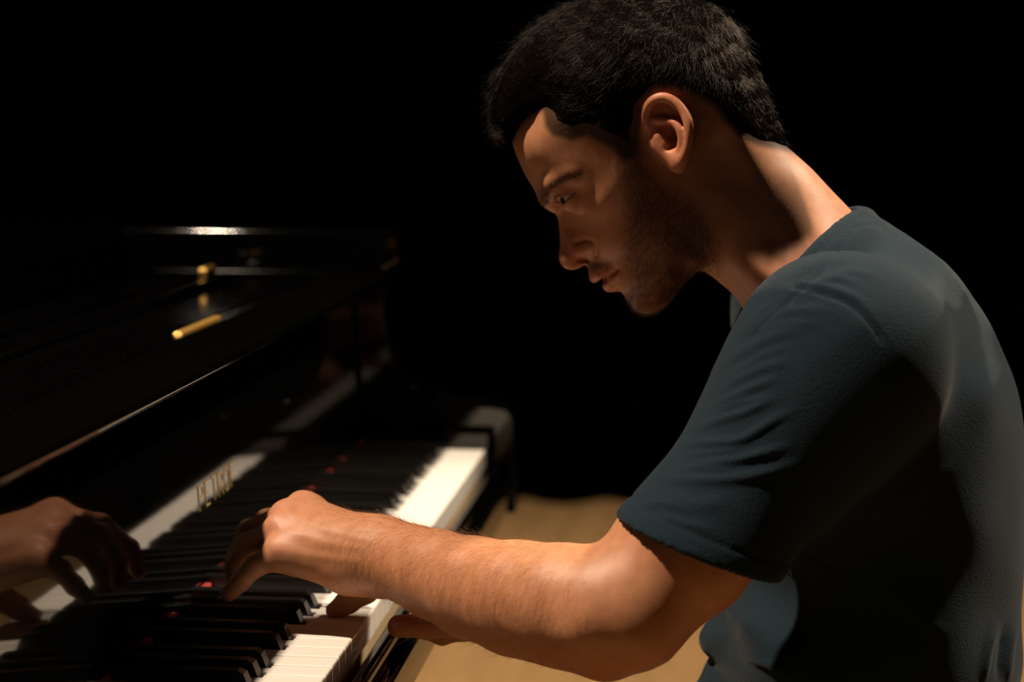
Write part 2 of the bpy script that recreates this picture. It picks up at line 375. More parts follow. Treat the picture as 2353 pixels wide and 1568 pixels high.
class Profile:
    """A body part seen from the side: half width squared is a smooth field over the YZ plane, zero along the outline."""
    def __init__(s, outline, R, inner, step, lo, hi, delta=3.0, outer=(), xm=0.0):
        # outline: (y, z) in metres, R: transverse radius (mm) there; inner: (y, z, half width mm)
        s.xm = xm
        pts = np.array(outline, float) * 1000; R = np.array(R, float)
        t = np.gradient(pts, axis=0); nrm = np.stack([-t[:, 1], t[:, 0]], 1); nrm /= np.linalg.norm(nrm, axis=1)[:, None]
        c = np.array([[y, z] for y, z, w in inner]) * 1000; cen = c.mean(0)
        if ((pts - cen) * nrm).sum(1).mean() < 0: nrm = -nrm
        X = [pts, pts + nrm * delta, pts - nrm * delta, c]
        V = [0 * R, -2 * R * delta, 2 * R * delta - delta ** 2 * 0.5, np.array([w * w for y, z, w in inner])]
        if len(outer): X.append(np.array([[y, z] for y, z, w in outer]) * 1000); V.append(np.array([w for y, z, w in outer]))
        X = np.concatenate(X); V = np.concatenate(V); n = len(X); sc = 100.0; Xs = X / sc
        D = np.sqrt(((Xs[:, None] - Xs[None]) ** 2).sum(-1)); A = np.zeros((n + 3, n + 3)); A[:n, :n] = D ** 3 
        A[:n, :n] += np.eye(n) * 1e-5
        Pm = np.concatenate([np.ones((n, 1)), Xs], 1); A[:n, n:] = Pm; A[n:, :n] = Pm.T
        w = np.linalg.solve(A, np.concatenate([V, np.zeros(3)]))
        s.lo2 = np.array(lo, float); s.step = step
        ys = np.arange(lo[0], hi[0] + step, step); zs = np.arange(lo[1], hi[1] + step, step)
        G = np.stack(np.meshgrid(ys, zs, indexing='ij'), -1).reshape(-1, 2) * 1000 / sc
        H = np.empty(len(G))
        for i in range(0, len(G), 20000):
            g = G[i:i + 20000]; D = np.sqrt(((g[:, None] - Xs[None]) ** 2).sum(-1)); H[i:i + 20000] = D ** 3 @ w[:n] + w[n] + g @ w[n + 1:]
        s.H = (H * 1e-6).reshape(len(ys), len(zs))
        s.gy, s.gz = np.gradient(s.H, step)
    def samp(s, P, F):
        u = (P[..., 1] - s.lo2[0]) / s.step; v = (P[..., 2] - s.lo2[1]) / s.step
        u = np.clip(u, 0, F.shape[0] - 1.001); v = np.clip(v, 0, F.shape[1] - 1.001); i = u.astype(int); j = v.astype(int); a = u - i; b = v - j
        return F[i, j] * (1 - a) * (1 - b) + F[i + 1, j] * a * (1 - b) + F[i, j + 1] * (1 - a) * b + F[i + 1, j + 1] * a * b
    def __call__(s, P):
        x = P[..., 0] - s.xm; H = s.samp(P, s.H); gy = s.samp(P, s.gy); gz = s.samp(P, s.gz)
        d = (x * x - H) / np.sqrt(4 * x * x + gy * gy + gz * gz + 1e-6)
        hi = s.lo2 + s.step * (np.array(s.H.shape) - 1)     # never beyond the measured area
        out = np.maximum(np.maximum(s.lo2[0] - P[..., 1], P[..., 1] - hi[0]), np.maximum(s.lo2[1] - P[..., 2], P[..., 2] - hi[1])) + 0.002
        return np.maximum(d, out)
def evaluate(prims, P, lo, hi, pad):
    d = None
    for p in prims:
        r = pad + p.reach
        if np.any(p.lo - r > hi) or np.any(p.hi + r < lo): continue
        v = p(P)
        if p.op == 'add': d = v if d is None else smin(d, v, p.k)
        elif p.op == 'sub' and d is not None: d = smax(d, -v, p.k)
        elif p.op == 'and' and d is not None: d = smax(d, v, p.k)
    return d
def surface_nets(prims, h, B=16):
    m_ = 0
    for p in prims[::-1]: m_ = max(m_, p.k); p.reach = m_      # a later, softer union can still feel an earlier part
    adds = [p for p in prims if p.op == 'add']
    lo = np.min([p.lo for p in adds], 0) - 0.01; hi = np.max([p.hi for p in adds], 0) + 0.01
    nb = np.ceil((hi - lo) / (h * B)).astype(int)
    bs = h * B; rad = bs * 0.87
    I = np.arange(-1, B + 1); OFF = np.stack(np.meshgrid(I, I, I, indexing='ij'), -1)
    keys = []; verts = []; quads = []; N = nb * B + 4
    def gkey(ijk): return (ijk[..., 0].astype(np.int64) + 2) * (N[1] * N[2]) + (ijk[..., 1] + 2) * N[2] + ijk[..., 2] + 2
    for bx in range(nb[0]):
        for by in range(nb[1]):
            for bz in range(nb[2]):
                b0 = lo + np.array([bx, by, bz]) * bs; c = (b0 + bs / 2)[None]
                d = evaluate(prims, c, b0, b0 + bs, bs)
                if d is None or abs(d[0]) > rad * 1.45 + 0.004: continue
                G = OFF + np.array([bx, by, bz]) * B
                Pp = lo + G * h
                D = evaluate(prims, Pp, b0 - h, b0 + bs + h, 0.004)
                if D is None: continue
                sg = D < 0
                if sg.all() or not sg.any(): continue
                n = B + 1
                acc = np.zeros((n, n, n, 3)); cnt = np.zeros((n, n, n))
                for ax in range(3):
                    s0 = [slice(None)] * 3; s1 = [slice(None)] * 3; s0[ax] = slice(0, -1); s1[ax] = slice(1, None)
                    a = D[tuple(s0)]; b_ = D[tuple(s1)]; cr = (a < 0) != (b_ < 0)
                    t = np.where(cr, a / np.where(cr, a - b_, 1), 0)
                    o1, o2 = [q for q in range(3) if q != ax]
                    for u in (0, 1):
                        for v in (0, 1):
                            sl = [slice(0, n)] * 3; sl[o1] = slice(u, u + n); sl[o2] = slice(v, v + n)
                            cc = cr[tuple(sl)]; tt = t[tuple(sl)]
                            cnt += cc; acc[..., ax] += cc * tt; acc[..., o1] += cc * u; acc[..., o2] += cc * v
                m = cnt > 0
                vp = acc[m] / cnt[m][:, None] + OFF[:n, :n, :n][m]
                keys.append(gkey(G[:n, :n, :n][m])); verts.append(lo + (vp + np.array([bx, by, bz]) * B) * h)
                for ax in range(3):     # faces around crossing edges
                    s0 = [slice(1, B + 1)] * 3; s1 = [slice(1, B + 1)] * 3; s1[ax] = slice(2, B + 2)
                    a = sg[tuple(s0)]; b_ = sg[tuple(s1)]; cr = a != b_
                    if not cr.any(): continue
                    idx = G[1:B + 1, 1:B + 1, 1:B + 1][cr]; fl = a[cr]
                    o1, o2 = (ax + 1) % 3, (ax + 2) % 3; e1 = np.eye(3, dtype=int)[o1]; e2 = np.eye(3, dtype=int)[o2]
                    q = np.stack([gkey(idx - e1 - e2), gkey(idx - e2), gkey(idx), gkey(idx - e1)], 1)
                    q[~fl] = q[~fl][:, ::-1]; quads.append(q)
    K = np.concatenate(keys); V = np.concatenate(verts); Q = np.concatenate(quads)
    uk, first = np.unique(K, return_index=True); V = V[first]
    F = np.searchsorted(uk, Q); ok = (F < len(uk)).all(1); F = F[ok]; Q = Q[ok]; ok = (uk[F] == Q).all(1); F = F[ok]
    return V, F
def relax(V, F, it, lam=0.5):
    e = np.concatenate([F[:, [0, 1]], F[:, [1, 2]], F[:, [2, 3]], F[:, [3, 0]]]); n = len(V)
    cnt = np.bincount(e[:, 0], minlength=n) + 1e-9
    for i in range(it):
        L = np.stack([np.bincount(e[:, 0], V[e[:, 1], j], n) for j in range(3)], 1) / cnt[:, None] - V
        V = V + lam * L
    return V
def normals(V, F):
    a = V[F[:, 2]] - V[F[:, 0]]; b_ = V[F[:, 3]] - V[F[:, 1]]; fn = np.cross(a, b_); N = np.zeros_like(V)
    for j in range(4):
        for k in range(3): N[:, k] += np.bincount(F[:, j], fn[:, k], len(V))
    return N / (np.linalg.norm(N, axis=1)[:, None] + 1e-12)
def np_mesh(name, V, F, m, parent=None):
    me = bpy.data.meshes.new(name); me.vertices.add(len(V)); me.vertices.foreach_set('co', V.astype(np.float32).ravel())
    me.loops.add(F.size); me.loops.foreach_set('vertex_index', F.astype(np.int32).ravel())
    me.polygons.add(len(F)); me.polygons.foreach_set('loop_start', np.arange(0, F.size, 4, dtype=np.int32))
    me.polygons.foreach_set('use_smooth', np.ones(len(F), bool)); me.materials.append(m); me.update(calc_edges=True); me.validate()
    return link(bpy.data.objects.new(name, me), parent)
def seg_dist(x, y, pl):   # distance of points to a polyline, 2D
    d = np.full(len(x), 1e9)
    for (ax, ay), (bx, by) in zip(pl[:-1], pl[1:]):
        ux, uy = bx - ax, by - ay; t = np.clip(((x - ax) * ux + (y - ay) * uy) / (ux * ux + uy * uy), 0, 1)
        d = np.minimum(d, np.hypot(x - ax - t * ux, y - ay - t * uy))
    return d
def inside(x, y, pl):     # signed distance to a polygon, positive inside
    c = np.zeros(len(x), bool); n_ = len(pl)
    for i in range(n_):
        ax, ay = pl[i]; bx, by = pl[(i + 1) % n_]
        if ay == by: continue
        c ^= ((ay > y) != (by > y)) & (x < (bx - ax) * (y - ay) / (by - ay) + ax)
    d = seg_dist(x, y, list(pl) + [pl[0]]); return np.where(c, d, -d)
def sstep(a, b_, x): t = np.clip((x - a) / (b_ - a), 0, 1); return t * t * (3 - 2 * t)
def spline(p, n):         # Catmull-Rom through points
    p = np.array(p, float); q = np.concatenate([[2 * p[0] - p[1]], p, [2 * p[-1] - p[-2]]]); out = []
    for i in range(len(p) - 1):
        for t in np.linspace(0, 1, n, endpoint=False):
            a, b_, c, d = q[i:i + 4]; out.append(0.5 * (2 * b_ + (c - a) * t + (2 * a - 5 * b_ + 4 * c - d) * t * t + (3 * b_ - a - 3 * c + d) * t ** 3))
    out.append(p[-1]); return np.array(out)
def mir(p): p = np.array(p, float).copy(); p[..., 0] *= -1; return p
# ------------------------------------------------------------------ the pianist: head and neck (measured outline + half widths)
def yz(px, py, X=0.0): return at(px, py, X)[1:]
OUT = [  # px, py, transverse radius mm
 (1770, 900, 45), (1752, 830, 42), (1732, 765, 40), (1710, 715, 36), (1685, 678, 32), (1656, 652, 30), (1627, 629, 28), (1607, 624, 26), (1585, 639, 24), (1564, 661, 23), (1547, 684, 22),
 (1527, 706, 20), (1501, 719, 19), (1478, 720, 18), (1458, 711, 18), (1442, 692, 18), (1433, 678, 20), (1427, 671, 22), (1411, 669, 21), (1397, 665, 18), (1389, 657, 19), (1383, 647, 22),
 (1372, 646, 17), (1361, 640, 15), (1355, 630, 18), (1351, 618, 20), (1346, 609, 14), (1331, 613, 8), (1314, 615, 9), (1300, 610, 9), (1291, 597, 8.5), (1287, 577, 7.5), (1286, 548, 7),
 (1284, 518, 7), (1280, 498, 8.5), (1268, 488, 14), (1251, 476, 24), (1239, 460, 32), (1227, 434, 42), (1208, 402, 50), (1192, 368, 55), (1180, 334, 50), (1173, 290, 47), (1176, 240, 49), (1193, 190, 56),
 (1225, 140, 74), (1275, 90, 76), (1340, 50, 76), (1420, 22, 76), (1500, 14, 76), (1580, 26, 76), (1640, 60, 74), (1682, 108, 70), (1714, 165, 66), (1742, 225, 60), (1765, 275, 54), (1790, 318, 50),
 (1825, 352, 48), (1865, 388, 50), (1910, 436, 56), (1962, 490, 48), (2010, 545, 44), (2050, 610, 44), (2065, 690, 50), (2050, 770, 60), (1980, 850, 65), (1900, 910, 65), (1830, 935, 60)]
INN = [  # px, py, half width mm
 (1300, 540, 9.5), (1306, 515, 10.5), (1297, 490, 11), (1312, 575, 12.5), (1325, 545, 16), (1330, 570, 16.5), (1338, 520, 24), (1312, 500, 15),
 (1262, 462, 22), (1262, 430, 32), (1285, 420, 43), (1310, 405, 52), (1335, 398, 58), (1240, 400, 33), (1225, 350, 41), (1260, 370, 48), (1295, 350, 58), (1330, 340, 64), (1220, 280, 39), (1270, 280, 58), (1330, 260, 69), (1400, 330, 72),
 (1300, 455, 27), (1285, 468, 17), (1318, 440, 39), (1338, 440, 48), (1355, 440, 54), (1330, 475, 37), (1355, 480, 49), (1318, 490, 20),
 (1365, 400, 63), (1400, 400, 69), (1385, 450, 62), (1420, 430, 69), (1450, 390, 73), (1480, 370, 72), (1450, 450, 67), (1500, 430, 68),
 (1360, 540, 34), (1385, 520, 48), (1420, 500, 59), (1465, 500, 64), (1352, 580, 21), (1385, 575, 36), (1420, 560, 50), (1460, 560, 57), (1520, 500, 65), (1560, 450, 66), (1540, 560, 61), (1590, 510, 62), (1500, 600, 53),
 (1372, 612, 19), (1395, 605, 28), (1368, 632, 15), (1385, 628, 22), (1405, 632, 26), (1420, 624, 33), (1445, 610, 42), (1403, 652, 18), (1420, 650, 27), (1440, 645, 33), (1470, 630, 42), (1455, 680, 21), (1475, 690, 24), (1500, 670, 37), (1540, 640, 45), (1570, 605, 51), (1600, 580, 53), (1600, 605, 46), (1625, 560, 54),
 (1500, 300, 76), (1560, 300, 75), (1540, 370, 70), (1600, 380, 66), (1500, 200, 80), (1400, 200, 78), (1600, 200, 79), (1500, 110, 73), (1400, 110, 69), (1600, 120, 70), (1300, 170, 62), (1660, 230, 72), (1700, 280, 63), (1660, 330, 65), (1720, 340, 58), (1250, 210, 45), (1700, 190, 58),
 (1650, 440, 62), (1640, 500, 60), (1700, 420, 57), (1760, 400, 50), (1700, 500, 60), (1780, 470, 52), (1840, 450, 42), (1660, 590, 50), (1690, 620, 51), (1720, 580, 60), (1780, 560, 59), (1850, 520, 55), (1740, 660, 62), (1820, 620, 71), (1900, 540, 56), (1880, 600, 71), (1800, 720, 70), (1900, 700, 68), (1980, 640, 60), (1850, 800, 62)]
outl = []
for px, py, R in OUT: outl.append(yz(px, py))
# resample the outline finely so that the field follows it
fine = []; fr = []
o3 = np.array([[y, z, R / 1000] for (y, z), (_, _, R) in zip(outl, OUT)]); s3 = spline(np.concatenate([o3, o3[:1]]), 2)[:-1]
headf = Profile(s3[:, :2], s3[:, 2] * 1000, [(*yz(px, py, -w / 1000), w) for px, py, w in INN], 0.001, (-0.50, 0.86), (-0.06, 1.275), 3.0,
                outer=[(-0.07, 0.90, -3000), (-0.12, 0.90, -1500), (-0.12, 1.0, -2200), (-0.08, 1.06, -2500), (-0.17, 0.93, -1500), (-0.065, 1.25, -2500), (-0.45, 1.2, -5000), (-0.5, 1.27, -9000), (-0.42, 1.25, -5000), (-0.49, 1.1, -4000), (-0.06, 0.98, -5000), (-0.06, 1.15, -2000)])
CB = at(1985, 500, 0); CF = at(1666, 848, 0); COLN = np.cross(CF - CB, [1.0, 0, 0]); COLN /= np.linalg.norm(COLN); COLN = COLN if COLN[2] > 0 else -COLN
def neckcut(P): return np.maximum(headf(P), -((P - CB) @ COLN) - 0.022)     # the neck ends just inside the collar
head = Fn(neckcut, (-0.11, -0.50, 0.86), (0.11, -0.06, 1.275))
prims = []
# inside of the shirt: chest and shoulders that carry neck and arms
prims += [Cap((0, -0.385, 0.97), (0, -0.41, 0.86), 0.060, 0.06, 0.03)]
SH_L = at(1945, 800, -0.175); SH_R = np.array([0.175, SH_L[1], SH_L[2]])
for s in (SH_L, SH_R): prims.append(Cap((0, -0.40, 0.945), s, 0.045, 0.045, 0.03))
# left arm
EL = at(1404, 1432, -0.27); WR = at(892, 1282, -0.137)
AP = [(1935, 822, -0.182), (1740, 1075, -0.212), (1572, 1262, -0.226), (1440, 1395, -0.242)]
AR = [0.042, 0.0425, 0.0490, 0.0430]
prims += chain([at(*p) for p in AP], AR, 0.03, 0.012)
FP = [(1440, 1400, -0.244), (1372, 1405, -0.242), (1290, 1390, -0.230), (1190, 1376, -0.210), (1090, 1352, -0.186), (1000, 1320, -0.162), (930, 1293, -0.144), (880, 1280, -0.132)]
FR = [0.0400, 0.0410, 0.0420, 0.0405, 0.0365, 0.0322, 0.0282, 0.0265]
prims += chain([at(*p) for p in FP], FR, 0.02, 0.012)
prims += [Cap(at(1440, 1440, -0.247), at(1392, 1500, -0.250), 0.030, 0.0145, 0.016), Cap(at(1392, 1500, -0.250), at(1250, 1450, -0.224), 0.0145, 0.018, 0.014),
          Cap(at(1330, 1440, -0.270), at(1345, 1430, -0.270), 0.010, 0.010, 0.018)]
# hand: joints (x px, y px, X)
def hand(f, W0, MC, fingers, thumb, hyp):
    out = []
    for m, r in MC: out.append(Cap(f(W0), f(m), 0.0185, r, 0.022))
    out += hyp
    for pts, rs in fingers + [thumb]:
        c = chain([f(p) for p in pts], rs, 0.011, 0.0035); out += c
    return out
J = lambda px, py, X: at(px, py, X)
MCs = [(J(700, 1171, -0.068), 0.0118), (J(672, 1187, -0.089), 0.0125), (J(655, 1220, -0.109), 0.0125), (J(652, 1272, -0.127), 0.0115)]
fing = [([J(700, 1171, -0.068), J(612, 1197, -0.058), J(556, 1255, -0.056), J(538, 1310, -0.060)], [0.0105, 0.0092, 0.0080, 0.0066]),
        ([J(672, 1187, -0.089), J(572, 1221, -0.083), J(542, 1285, -0.084), J(540, 1335, -0.087)], [0.0108, 0.0094, 0.0082, 0.0068]),
        ([J(655, 1220, -0.109), J(570, 1251, -0.108), J(541, 1298, -0.109), J(537, 1340, -0.110)], [0.0108, 0.0096, 0.0080, 0.0066]),
        ([J(652, 1272, -0.127), J(586, 1302, -0.133), J(552, 1338, -0.137), J(527, 1364, -0.139)], [0.0104, 0.0085, 0.0077, 0.0066])]
thumb = ([J(850, 1292, -0.100), J(838, 1355, -0.082), J(800, 1383, -0.079), J(770, 1404, -0.079)], [0.016, 0.0118, 0.0098, 0.0078])
hyp = [Cap(J(690, 1287, -0.125), J(800, 1312, -0.128), 0.0125, 0.0165, 0.012), Cap(J(800, 1312, -0.128), J(870, 1305, -0.128), 0.0165, 0.020, 0.012), Cap(J(720, 1220, -0.095), J(850, 1290, -0.105), 0.013, 0.017, 0.014)]
lefth = hand(lambda p: p, J(868, 1275, -0.127), MCs, fing, thumb, hyp); prims += lefth
prims.append(Cap(J(716, 1182, -0.070), J(672, 1266, -0.123), 0.0125, 0.0120, 0.012))
# knuckle bumps
for m in ((690, 1153, -0.070), (648, 1176, -0.093), (633, 1206, -0.113), (632, 1262, -0.131)): prims.append(Cap(J(*m), J(m[0] + 6, m[1] + 2, m[2]), 0.0062, 0.006, 0.008))
# right arm crosses low under the left one; its hand rests curled against the key slip with the thumb showing
RE = np.array([0.250, -0.36, 0.735]); RW = at(1180, 1402, 0.0)
rg = chain([SH_R, 0.5 * (SH_R + RE) + np.array([0.02, 0, 0]), RE], [0.050, 0.048, 0.040], 0.03, 0.012) + chain([RE, 0.65 * RE + 0.35 * RW, 0.3 * RE + 0.7 * RW, RW], [0.038, 0.038, 0.031, 0.0235], 0.02, 0.012)
rm = [at(1012, 1404, -0.082), at(1004, 1396, -0.060), at(1008, 1390, -0.038), at(1020, 1388, -0.018)]
rf = []
for i, m in enumerate(rm):
    L = [0.034, 0.037, 0.034, 0.028][i]; p1 = m + np.array([0, 0.50, -0.42]) * L; p2 = p1 + np.array([0, -0.86, -0.30]) * L * 0.62; p3 = p2 + np.array([0, -0.98, 0.15]) * L * 0.5
    rf.append(([m, p1, p2, p3], [0.0100, 0.0088, 0.0080, 0.0066]))
rth = ([RW + np.array([-0.026, 0.020, -0.004]), at(1078, 1434, -0.098), at(992, 1437, -0.106), at(916, 1440, -0.110)], [0.014, 0.0112, 0.0102, 0.0092])
rg += hand(lambda p: p, RW + np.array([0, 0.012, -0.003]), [(m, 0.0105) for m in rm], rf, rth, [])
prims.append(Group(rg))

# ---- the head itself
prims.append(head)

def T3(px, py, w): return at(px, py, -w / 1000)
def both(make):
    """add a feature on the near side and its mirror image on the far side"""
    for f in (lambda p: np.array(p, float), mir): prims.extend(make(f))
# brow ridge, cheek, nose wings, nostrils, lips
both(lambda f: [Cap(f(T3(1264, 455, 13)), f(T3(1285, 424, 33)), 0.006, 0.007, 0.010), Cap(f(T3(1285, 424, 33)), f(T3(1325, 404, 47)), 0.007, 0.006, 0.012)])
both(lambda f: [Ell(f(T3(1346, 576, 12)), (0.0058, 0.0082, 0.0060), 0.003), Ell(f(T3(1338, 599.5, 10.8)), (0.0078, 0.0060, 0.0030)).sub(0.0016)])
prims.append(Ell(at(1312, 594, 0), (0.0095, 0.0088, 0.0085), 0.006))
both(lambda f: [Cap(f(T3(1367, 637, 0)), f(T3(1383, 631, 13)), 0.0042, 0.0040, 0.003), Cap(f(T3(1383, 631, 13)), f(T3(1408, 624.5, 24)), 0.0040, 0.0018, 0.003),
                Cap(f(T3(1400, 655, 0)), f(T3(1408, 645, 12)), 0.0048, 0.0044, 0.004), Cap(f(T3(1408, 645, 12)), f(T3(1417, 629, 24)), 0.0044, 0.0018, 0.004),
                Cap(f(T3(1379, 647, 0)), f(T3(1391, 639.5, 14)), 0.0027, 0.0024).sub(0.0014)])
# eyes: lids over the eyeball with a slit between them
EYE = T3(1322, 449, 32); GAZE = np.array([-0.34, 0.85, -0.40]); GAZE /= np.linalg.norm(GAZE)
CANT_I = T3(1302, 474, 18.5); CANT_O = T3(1329, 445, 46)
def lids(f):
    e = f(EYE); ax = f(CANT_O) - f(CANT_I); ax /= np.linalg.norm(ax)
    g = GAZE - ax * (GAZE @ ax); g /= np.linalg.norm(g); u = np.cross(ax, g); u = u if u[2] > 0 else -u
    def slit(P):
        q = P - e; a = q @ g; c = q @ u; x = np.abs(q @ ax) / 0.0145
        ta = np.tan(np.radians(13)) * np.clip(1 - x * x, 0.0, 1); tb = np.tan(np.radians(10)) * np.clip(1 - x * x, 0.0, 1)
        return np.maximum(np.maximum(c - a * ta, -a * tb - c) * 0.9, 0.002 - a)
    return [Ell(e + g * 0.0006, (0.0136, 0.0136, 0.0136), 0.0055), Cap(e + g * 0.0112 + u * 0.0064 - ax * 0.008, e + g * 0.0112 + u * 0.0066 + ax * 0.008, 0.0016, 0.0016, 0.004),
            Fn(slit, e - 0.022, e + 0.022).sub(0.0012)]
both(lids)
# ears
def ear(f):
    E = lambda px, py, o: f(at(px, py, -(0.0755 + o)))
    hx = [(1490, 300, .000), (1484, 276, .004), (1486, 254, .0075), (1495, 236, .0105), (1510, 226, .013), (1526, 224, .0145), (1543, 230, .0155), (1558, 241, .0165), (1572, 259, .018), (1581, 280, .0195), (1584, 302, .0195), (1582, 325, .018), (1577, 346, .016), (1570, 364, .0135), (1562, 379, .010), (1550, 381, .006)]
    rr = [.0026, .0030, .0032, .0034, .0034, .0034, .0033, .0033, .0034, .0035, .0034, .0034, .0038, .0044, .0048, .0042]
    H3 = spline(np.array([list(E(*q)) for q in hx]), 2); rs = np.interp(np.linspace(0, 1, len(H3)), np.linspace(0, 1, len(rr)), rr)
    out = []
    c = E(1534, 300, .0055); top = E(1532, 238, .008); bot = E(1556, 372, .006)
    axv = top - bot; axv /= np.linalg.norm(axv); out_n = f(np.array([-0.93, 0.36, 0.0])); out_n = out_n / np.linalg.norm(out_n)
    b_ = np.cross(axv, out_n); b_ /= np.linalg.norm(b_); n_ = np.cross(b_, axv)
    R = np.stack([axv, b_, n_])
    out.append(Ell(E(1536, 302, .006), (0.0275, 0.0165, 0.0042), 0.004, R))
    out += [Cap(E(1520, 330, .000), E(1556, 372, .006), 0.008, 0.0075, 0.004)]
    out.append(Ell(E(1538, 306, .0135), (0.0135, 0.0088, 0.0098), 0, R).sub(0.004))
    out.append(Cap(E(1538, 318, .006), E(1537, 338, .008), 0.0042, 0.0026, 0).sub(0.003))
    out += [Cap(H3[i], H3[i + 1], rs[i], rs[i + 1], 0.0022) for i in range(len(H3) - 1)]
    ah = spline(np.array([list(E(*q)) for q in [(1560, 352, .012), (1566, 325, .0155), (1562, 300, .016), (1548, 282, .0135), (1528, 276, .010), (1508, 274, .007)]]), 2)
    out += [Cap(ah[i], ah[i + 1], 0.0024, 0.0024, 0.003) for i in range(len(ah) - 1)]
    out += [Cap(E(1515, 312, .005), E(1525, 330, .0055), 0.0040, 0.0034, 0.004), Cap(E(1556, 352, .010), E(1546, 356, .009), 0.0034, 0.0030, 0.003),
            Cap(E(1556, 366, .010), E(1562, 384, .008), 0.0052, 0.0046, 0.003)]
    return out
both(ear)
BODY_H = 0.00135
V, F = surface_nets(prims, BODY_H); V = relax(V, F, 1, 0.5); N_ = normals(V, F)
vx, vy = pix(V); near = V[:, 0] < 0.02
sidey = np.where(V[:, 0] > 0, 0, 1)
# side-view coordinates that serve both halves of the head (mirror far points to the near side first)
VM = V.copy(); VM[:, 0] = -np.abs(VM[:, 0]); mx_, my_ = pix(VM)
headm = (V[:, 2] > 0.93) & (V[:, 1] > -0.40)
hw_ = np.abs(V[:, 0])
# pigment
base = np.array([0.48, 0.220, 0.112]); pig = np.tile(base, (len(V), 1))
def mixp(w, c):
    global pig
    w = np.clip(w, 0, 1)[:, None]; pig = pig * (1 - w) + np.array(c) * w
BEARD = [(1426, 316), (1474, 318), (1492, 385), (1535, 428), (1590, 470), (1640, 520), (1655, 565), (1640, 615), (1605, 640), (1580, 660), (1555, 700), (1525, 735), (1478, 745), (1440, 720), (1428, 690), (1438, 668), (1452, 645), (1440, 612), (1436, 570), (1442, 515), (1440, 470), (1430, 420), (1424, 375)]
MUST = [(1344, 600), (1370, 596), (1400, 602), (1408, 611), (1386, 618), (1357, 627), (1348, 615)]
bd = inside(mx_, my_, BEARD); ms = inside(mx_, my_, MUST)
beard_w = np.where(headm, sstep(-38, 34, bd), 0); must_w = np.where(headm, sstep(-9, 12, ms), 0)
mixp(beard_w * 0.62, (0.10, 0.060, 0.040)); mixp(must_w * 0.75, (0.07, 0.04, 0.03))
brow = seg_dist(mx_, my_, [(1246, 470), (1252, 440), (1270, 422), (1300, 408), (1330, 402)])
mixp(np.where(headm, np.exp(-(brow / 10) ** 2) * 0.45, 0), (0.10, 0.055, 0.04))
lip = np.minimum(seg_dist(mx_, my_, [(1366, 639), (1384, 635), (1410, 625)]), seg_dist(mx_, my_, [(1397, 657), (1406, 646), (1414, 630)]))
mixp(np.where(headm & (my_ > 615), np.exp(-(lip / 9) ** 2) * 0.8, 0), (0.40, 0.13, 0.10))
earm = headm & (hw_ > 0.0745) & (mx_ > 1470) & (mx_ < 1605) & (my_ > 205) & (my_ < 405)
mixp(np.where(earm, 0.45, 0), (0.58, 0.21, 0.12))
mixp(np.where(headm, np.exp(-(((mx_ - 1300) / 26) ** 2 + ((my_ - 595) / 24) ** 2)) * 0.4, 0), (0.52, 0.20, 0.13))
for kx, ky, kr in ((640, 1180, 30), (632, 1212, 30), (628, 1270, 34), (690, 1150, 32), (540, 1340, 40), (525, 1365, 26)):
    mixp(np.where(V[:, 2] < 0.9, np.exp(-((vx - kx) ** 2 + (vy - ky) ** 2) / kr ** 2) * 0.35, 0), (0.55, 0.23, 0.15))
HAIRL = [(1165, 345), (1181, 331), (1192, 305), (1205, 285), (1222, 272), (1246, 258), (1251, 290), (1268, 312), (1312, 324), (1350, 314), (1389, 334), (1412, 346), (1428, 366), (1462, 368), (1471, 320), (1474, 285), (1480, 236), (1510, 205), (1560, 206), (1600, 222), (1640, 248), (1664, 280), (1695, 312), (1740, 336), (1790, 346), (1828, 352), (1860, 366), (1940, 340), (1900, 50), (1760, -200), (1300, -200), (1000, 60), (1020, 345)]
hd = inside(mx_, my_, HAIRL); hair_w = np.where(headm, sstep(-8, 10, hd), 0)
mixp(hair_w * 0.9, (0.03, 0.018, 0.012))
# low bumps of tendons on the back of the hand and at the wrist
disp = np.zeros(len(V))
hand_m = (V[:, 2] < 0.87) & (vx < 900) & (V[:, 0] < 0.03)
for pl, a, w in (([(668, 1180), (760, 1222), (850, 1245)], 0.0004, 9), ([(640, 1212), (740, 1245), (830, 1262)], 0.0004, 9), ([(634, 1266), (720, 1278), (820, 1290)], 0.0004, 10), ([(655, 1240), (720, 1262), (780, 1275)], -0.0003, 10)):
    disp += np.where(hand_m, a * np.exp(-(seg_dist(vx, vy, pl) / w) ** 2), 0)
for c_, a in ((( 820, 1322), -0.0006), ((835, 1325), -0.0006), ((850, 1325), -0.0005)):
    disp += np.where(hand_m, a * np.exp(-((vx - c_[0]) / 3.5) ** 2 - ((vy - c_[1]) / 22) ** 2), 0)
def groove(pl, a, w): return np.where(headm & (hw_ > 0.002), a * np.exp(-(seg_dist(mx_, my_, [tuple(q) for q in spline(np.array(pl, float), 4)]) / w) ** 2), 0)
disp += groove([(1322, 558), (1340, 553), (1357, 556), (1368, 570), (1369, 588)], -0.0019, 6.0)                  # crease round the nostril wing
disp += np.where(headm & (hw_ > 0.006), 0.0012 * np.exp(-((mx_ - 1347) / 15) ** 2 - ((my_ - 575) / 11) ** 2), 0)
disp += groove([(1386, 645), (1396, 635), (1406, 628), (1417, 621)], -0.0024, 4.5)                               # line of the mouth
disp += groove([(1368, 636), (1386, 631), (1408, 622)], 0.0008, 5.0) + groove([(1398, 657), (1408, 647), (1417, 634)], 0.0008, 6.0)
disp += groove([(1296, 448), (1310, 437), (1326, 430), (1336, 432)], -0.0008, 4.5)                               # fold of the upper lid
V = V + N_ * disp[:, None]
person = np_mesh('person', V, F, m_skin)
tag(person, 'young bearded man in a slate blue T-shirt leaning over the keys to play', 'person')
ca_ = person.data.color_attributes.new('pigment', 'FLOAT_COLOR', 'POINT')
